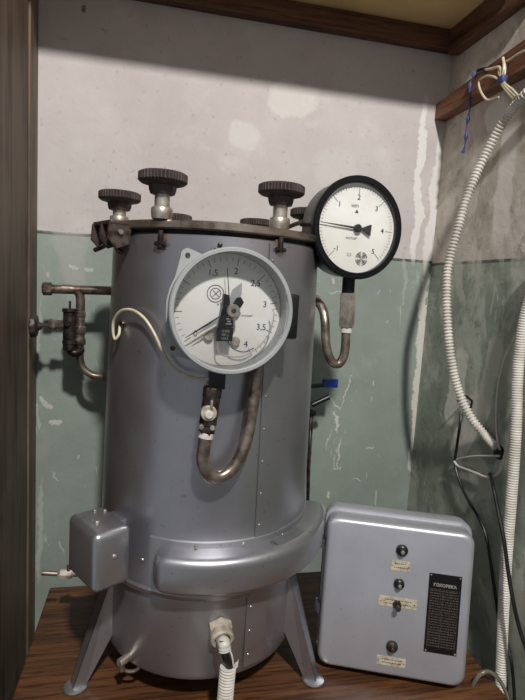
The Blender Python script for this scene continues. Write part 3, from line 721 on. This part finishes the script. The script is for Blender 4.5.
# ------------------------------------------------------------------ conduit hanging from the gland
pgo = pg+dg_*.014
cq = [pgo, pgo+dg_*.014+V((0, 0, -.004)), pgo+dg_*.020+V((.002, 0, -.018))]
t_ = thing('corrugated_conduit', 'torn pale corrugated conduit hanging from the gland at the sterilizer front', 'conduit', frame(pgo))
bm = B(); corrugated(bm, [pgo-dg_*.006, pgo+dg_*.006+V((0, 0, -.003)), at(224, 643, y=.668), at(225, 651, y=.664)], .0092, .0040, .0008); obj('conduit_stub', bm, M['conduit'], t_)
yc = .660
lo = [at(228, 667, y=yc), at(226.5, 682, y=yc-.002), at(225, 700, y=yc-.006), V((.112, .640, .773)), V((.096, .618, .7625)), V((.06, .575, .7625)), V((.04, .50, .7625)), V((.04, .43, .7625))]
bm = B(); corrugated(bm, lo, .0118, .0044, .0014, 18); obj('conduit_sleeve', bm, M['conduit'], t_)
bm = B(); q = at(237, 663, y=yc); 
flat(bm, Matrix.Identity(4), [(q.x-.005, q.z-.008), (q.x+.001, q.z-.006), (q.x+.002, q.z+.006), (q.x-.001, q.z+.001)], yc-.001, yc); obj('torn_flap', bm, M['conduit'], t_, smooth=False)
bm = B(); tube(bm, spline([at(223, 640, y=.668), at(224, 650, y=.663), at(226, 657, y=.660), at(229, 666, y=.660), at(228, 680, y=yc)], 8), .0058, 12); obj('inner_cable', bm, M['wireblack'], t_, label='black inner cable')
bm = B(); tube(bm, spline([at(229, 648, y=.664), at(232, 656, y=.658), at(234, 667, y=.656), at(236, 663, y=.654)], 6), .0012, 8); obj('inner_wire', bm, M['wirewhite'], t_)

# ------------------------------------------------------------------ control box
BL, BR = at(319, 662, z=.75), at(459, 686, z=.75)
ux = (BR-BL).normalized(); back = V((-ux.y, ux.x, 0)); LEAN = R(8)
zb = (V((0, 0, 1))*math.cos(LEAN)+back*math.sin(LEAN))
DP = .075
org = (BL+BR)/2+back*DP*.66-ux*.001; org.z = .75
bx = frame(org, ux, zb)                      # local y = back
cb = thing('control_box', 'silver metal control box with round knobs and black nameplate leaning on the table', 'control box', bx)
WB, HB = (BR-BL).length/2*1.05, .260
def lbox(x0, y0, z0, x1, y1, z1, bev, seg=3):
    bm = B(); box(bm, (x0, y0, z0), (x1, y1, z1), bev, seg, bx); return bm
def rrect(w0, w1, h0, h1, r, n=6):
    pts = []
    for cx_, cz_, a0 in ((w1-r, h1-r, 0), (w0+r, h1-r, 90), (w0+r, h0+r, 180), (w1-r, h0+r, 270)):
        for k in range(n+1): a = R(a0+90*k/n); pts.append((cx_+r*math.cos(a), cz_+r*math.sin(a)))
    return pts
def loft(bm, rings):
    vs = [[bm.verts.new(bx @ V((x, y, z))) for x, z in pts] for y, pts in rings]
    for a, b in zip(vs, vs[1:]):
        for i in range(len(a)): j = (i+1) % len(a); bm.faces.new((a[i], a[j], b[j], b[i]))
    bm.faces.new(vs[0]); bm.faces.new(vs[-1])
F = -DP
bm = B()
loft(bm, [(0, rrect(-WB-.002, WB+.002, 0, HB+.008, .022)), (-.030, rrect(-WB-.003, WB+.003, 0, HB+.009, .022)), (-.033, rrect(-WB-.001, WB+.001, .001, HB+.007, .021))])
obj('back_case', bm, M['boxpaint'], cb, bx, auto=50)
bm = B()
rings = [(-.032, rrect(-WB+.002, WB-.002, .003, HB+.003, .020)), (F+.010, rrect(-WB+.002, WB-.002, .003, HB+.001, .020))]
for k in range(1, 6):
    t = k/5*math.pi/2; dd_ = .008*(1-math.cos(t)); rings.append((F+.010-.010*math.sin(t), rrect(-WB+.002+dd_, WB-.002-dd_, .003+dd_, HB+.001-dd_, .020)))
loft(bm, rings); obj('door', bm, M['boxpaint'], cb, bx, auto=50)
for z in (.075, .19):
    bm = B(); cylb(bm, bx @ V((-WB-.0045, -.030, z)), zb, .0035, .022, 12); box(bm, (-WB-.004, -.045, z+.002), (-WB+.001, -.014, z+.020), .0008, 1, bx); obj('hinge', bm, M['boxpaint'], cb, bx)
nf = -(bx.to_3x3() @ V((0, 1, 0))); of = bx @ V((0, F, 0)); bi = bx.inverted()
def loc(px, py): q = bi @ on_plane(px, py, of, nf); return q.x, q.z
def pfr(px, py): x, z = loc(px, py); return bx @ Matrix.Translation((x, F, z)) @ Matrix.Rotation(R(90), 4, 'X')   # local z towards viewer
for px, py, r_, nm, in ((402, 550, .0098, 'indicator_lamp'), (399, 583.5, .0088, 'push_button'), (392, 646, .0096, 'rotary_switch')):
    f = pfr(px, py); bm = B(); mt = M['black'] if nm != 'rotary_switch' else M['rust']
    rg = lathe(bm, [(0, 0), (r_, 0), (r_, .004), (r_*.85, .006), (r_*.62, .007), (r_*.6, .011), (r_*.5, .012), (0, .012)], f, 28)
    kb = obj(nm, bm, M['black'] if nm != 'rotary_switch' else M['darkmetal'], cb, f)
    bm = B(); lathe(bm, [(0, .012), (r_*.36, .012), (r_*.3, .0145), (0, .0155)], f, 18); obj('cap', bm, M['steel'] if nm != 'rotary_switch' else M['hinge'], kb)
def platelabel(px, py, w, h, s_, rot=0):
    f = pfr(px, py) @ Matrix.Rotation(R(rot), 4, 'Z'); bm = B(); box(bm, (-w/2, -h/2, 0), (w/2, h/2, .0008), 0, 1, f); pl = obj('paper_label', bm, M['foil'], cb, f, smooth=False, label='small stained pale label')
    bm = B()
    for r in range(2):
        x = -w*.32
        while x < w*.32:
            L = random.uniform(.0012, .0035); box(bm, (x, h*(.22-.38*r)-.0008, .0008), (x+L, h*(.22-.38*r)+.0006, .001), 0, 1, f); x += L+.0012
    obj('label_marks', bm, M['hinge'], pl, f, smooth=False)
    for sg in (-1, 1):
        bm = B(); lathe(bm, [(0, 0), (.0014, 0), (.0012, .0016), (0, .002)], f @ Matrix.Translation((sg*w*.44, 0, 0)), 10); obj('pin', bm, M['steel'], pl, f)
platelabel(400.5, 566, .031, .017, '')
platelabel(397.5, 602.5, .064, .0165, '')
platelabel(391, 661.5, .048, .0145, '')
f = pfr(397, 604); bm = B(); hexnut(bm, f @ V((0, 0, .0008)), nf, .0075, .004); lathe(bm, [(0, .004), (.0035, .004), (.003, .010), (.0048, .018), (.0042, .020), (0, .021)], f, 16); obj('toggle_switch', bm, M['darkmetal'], cb, f)
# nameplate
c1, c2, c3, c4 = [loc(*p) for p in ((430, 572), (463.5, 577.5), (455, 655), (423, 652))]
x0 = (c1[0]+c4[0])/2; x1 = (c2[0]+c3[0])/2; z1 = (c1[1]+c2[1])/2; z0 = (c3[1]+c4[1])/2
f = bx @ Matrix.Translation(((x0+x1)/2, F, (z0+z1)/2)) @ Matrix.Rotation(R(90), 4, 'X')
wN, hN = x1-x0, z1-z0
bm = B(); box(bm, (-wN/2, -hN/2, 0), (wN/2, hN/2, .0012), .0004, 1, f); npl = obj('nameplate', bm, M['plate'], cb, f, smooth=False, label='black engraved nameplate')
bm = B(); text_bm(bm, 'ГОКОРЕКА', .0070, f @ Matrix.Translation((0, hN/2-.019, .0012)), .0002, bold=.0002); obj('nameplate_title', bm, M['lettering'], npl, f, smooth=False)
bm = B(); z = hN/2-.027; row = 0
box(bm, (-wN*.46, z+.0009, .0012), (wN*.46, z+.0014, .0014), 0, 1, f)
while z > -hN/2+.010:
    x = -wN*.42
    while x < wN*.40:
        L = random.uniform(.0012, .0042); L = min(L, wN*.42-x)
        box(bm, (x, z-.0022, .0012), (x+L, z-.0004, .0014), 0, 1, f); x += L+random.uniform(.0006, .0014)
    z -= .0044
for x in (-wN*.43, -wN*.05, wN*.2, wN*.43): box(bm, (x-.0002, -hN/2+.008, .0012), (x+.0002, hN/2-.028, .0014), 0, 1, f)
obj('nameplate_text', bm, M['engrave'], npl, f, smooth=False)
for sx in (-1, 1):
    for sz in (-1, 1):
        bm = B(); lathe(bm, [(.0016, .0012), (.0014, .0022), (0, .0028)], f @ Matrix.Translation((sx*(wN/2-.0028), sz*(hN/2-.003), 0)), 10); obj('rivet', bm, M['steel'], npl, f)

# ------------------------------------------------------------------ things on the right wall
def rx(px, py, d): return at(px, py, x=XR-d)
bm = B(); corrugated(bm, [rx(560, 60, .030), rx(540, 78, .030), rx(525, 95, .034), rx(508, 115, .03), rx(492, 142, .036), rx(478, 170, .050), rx(466, 200, .066), rx(457, 232, .078), rx(449, 262, .086), rx(446.5, 290, .088), rx(448, 330, .082), rx(452, 365, .068), rx(459, 392, .050), rx(470, 416, .032), rx(483, 433, .014), rx(496, 447, .009)], .0090, .0066, .0026, 16)
tag(obj('corrugated_conduit', bm, M['conduit']), 'pale corrugated conduit curving down from the timber rail into the wall hole', 'conduit')
bm = B(); corrugated(bm, [rx(545, 250, .02), rx(534, 285, .02), rx(524, 322, .022), rx(518, 370, .022), rx(516, 430, .022), rx(512, 490, .022), rx(506.5, 560, .020), rx(503, 620, .018), rx(500, 700, .016), rx(499, 745, .016), V((XR-.018, rx(499, 745, .016).y-.01, .5)), V((XR-.018, rx(499, 745, .016).y-.01, .012))], .0098, .0046, .0011, 16)
tag(obj('corrugated_conduit', bm, M['conduit']), 'long near-vertical corrugated conduit running down the right wall past the table', 'conduit')
def cable(name, label, pts, r, mat, d=.008, cat='cable', n=8):
    P_ = [rx(p[0], p[1], p[2] if len(p) > 2 else d) for p in pts]
    bm = B(); tube(bm, spline(P_, 8), r, n); return tag(obj(name, bm, mat), label, cat)
cable('white_cable', 'thin white cable coming down behind the long vertical conduit to the wall hole', [(534, 308, .006), (524, 322), (512, 342), (504, 360), (498, 385), (496, 415), (497, 438), (500, 450, .002)], .0017, M['wirewhite'], .006)
cable('white_cable', 'short white cable strung straight out from the wall hole', [(500, 456, .002), (488, 456), (472, 456.5), (459, 459), (454, 461)], .0023, M['wirewhite'], .010)
cable('white_cable', 'white cable from beside the vertical conduit looping under the wall hole', [(454, 461, .014), (458, 466), (468, 470), (478, 474), (486, 477), (494, 476.5), (500, 470), (505, 455), (509, 440), (513, 420), (522, 400, .003)], .0027, M['wirewhite'], .010)
cable('black_cable', 'black cable hanging from the wall nail and running down behind the control box', [(461, 412, .006), (460, 425), (457, 445), (455, 463), (459, 480), (468, 500), (480, 520), (487, 540), (491, 565), (496, 600, .004), (501, 640, .0035), (506, 690, .0035), (508, 740, .0035)], .0030, M['wireblack'], .012)
cable('black_cable', 'thick black cable dropping from below the wall hole to the lower right', [(490, 474, .006), (493, 485, .03), (498, 510, .034), (504, 540, .036), (508, 570, .036), (513, 600, .036), (520, 630, .03), (530, 660, .024)], .0036, M['wireblack'], .03)
cable('black_cable', 'black cable low on the right wall behind the vertical conduit', [(506, 640, .004), (511, 660, .008), (514, 690, .010), (516, 740, .012)], .003, M['wireblack'], .01)
# nail / clip
bm = B(); a_ = rx(466, 401, 0); tube(bm, [a_+V((.004, 0, 0)), a_+V((-.022, -.002, .001))], .0022, 8); tube(bm, [rx(466, 396, .012), rx(472, 401, .012), rx(471, 407, .012), rx(467, 407, .012)], .0026, 8)
tag(obj('wall_clip', bm, M['wireblack']), 'small black metal clip sticking out of the wall beside the curved conduit', 'clip')
# dark hole in the wall where the cables enter
bm = B(); q = rx(499, 452, 0); lathe(bm, [(0, .0), (.016, 0), (.013, .0012), (0, .0014)], frame(q, (0, 0, 1), (-1, 0, 0)), 18)
for v_ in bm.verts: v_.co += V((0, random.uniform(-.002, .002), random.uniform(-.002, .002)))
tag(obj('cable_inlet', bm, M['rubber']), 'dark ragged cable inlet in the right wall where conduits end', 'inlet')
# hose loop at the table corner
hz = [at(466, 704, z=.752), at(470, 692, y=.70), at(477, 678, y=.70), at(486, 671.5, y=.70), at(496, 676, y=.70), at(504, 688, y=.70), at(509, 704, y=.70), at(512, 730, y=.70)]
bm = B(); tube(bm, spline(hz, 8), .0034, 12); tag(obj('clear_hose', bm, M['hose']), 'translucent grey hose looping over the right table corner', 'hose')

# wiring bundle at the timber rail
bd = thing('cable_bundle', 'looped cream wires bound with blue tape, hung on the timber rail', 'cable', frame(rx(502, 82, .04)))
def strand(pts, r=.0026, d=.045, mat='wirecream', name='strand'):
    bm = B(); tube(bm, spline([rx(p[0], p[1], p[2] if len(p) > 2 else d) for p in pts], 8), r, 10); return obj(name, bm, M[mat], bd)
strand([(484, 70, .044), (491, 69), (498, 67), (501, 70), (501, 78), (502, 84), (508, 92), (514, 99)])
strand([(503, 58, .040), (504, 66), (503, 76), (503, 82), (507, 88), (516, 97)])
strand([(500, 66, .04), (499, 72), (501, 80), (494, 77), (487, 76), (480, 80), (479, 86), (482, 94), (488, 100), (499, 97)], .0022)
strand([(505, 64, .040), (505, 72), (504, 82), (513, 90), (518, 96)], .002)
strand([(505, 62, .036), (512, 58), (518, 54), (526, 50)], .002, .042)
bm = B(); a_, b_ = rx(499.5, 80.5, .045), rx(504.5, 79, .045); cc = (a_+b_)/2; box(bm, (-.009, -.0055, -.0065), (.009, .0055, .0065), .0025, 2, frame(cc, (b_-a_), (0, 0, 1))); obj('tape_wrap', bm, M['bluetape'], bd, label='blue tape')
bm = B(); a_, b_ = rx(486, 69.5, .044), rx(478, 71.5, .044); cylb(bm, a_, b_-a_, .0052, (b_-a_).length, 12, .001); tube(bm, [b_, rx(475, 78, .044)], .0016, 6); obj('taped_end', bm, M['wireblack'], bd, label='black taped cable end')
bm = B(); pts = [rx(474, 73, .020), rx(473, 76, .030), rx(470, 84, .0315), rx(469.5, 96, .0315), rx(470, 108, .0315), rx(468, 118, .036), rx(466.5, 130, .034), rx(465.5, 142, .032), rx(463, 153, .03)]
q = spline(pts, 8); tube(bm, q, lambda i: .0012+.0030*abs(math.sin(i*.27))**4, 8); tag(obj('blue_string', bm, M['bluetape']), 'frayed blue plastic string hanging over the timber rail', 'string')

# ------------------------------------------------------------------ light
ld = bpy.data.lights.new('room_lamp', 'POINT'); ld.energy = 265; ld.shadow_soft_size = .07; ld.color = (1, .965, .93)
lo_ = bpy.data.objects.new('room_lamp', ld); lo_.location = (.17, -1.0, 3.1); COL.objects.link(lo_)
w = bpy.data.worlds.new('w'); sc.world = w; w.use_nodes = True
w.node_tree.nodes['Background'].inputs[0].default_value = (.9, .95, 1, 1); w.node_tree.nodes['Background'].inputs[1].default_value = .27
sc.view_settings.view_transform = 'Standard'; sc.view_settings.look = 'None'; sc.view_settings.exposure = 0; sc.view_settings.gamma = 1
bpy.context.view_layer.update()
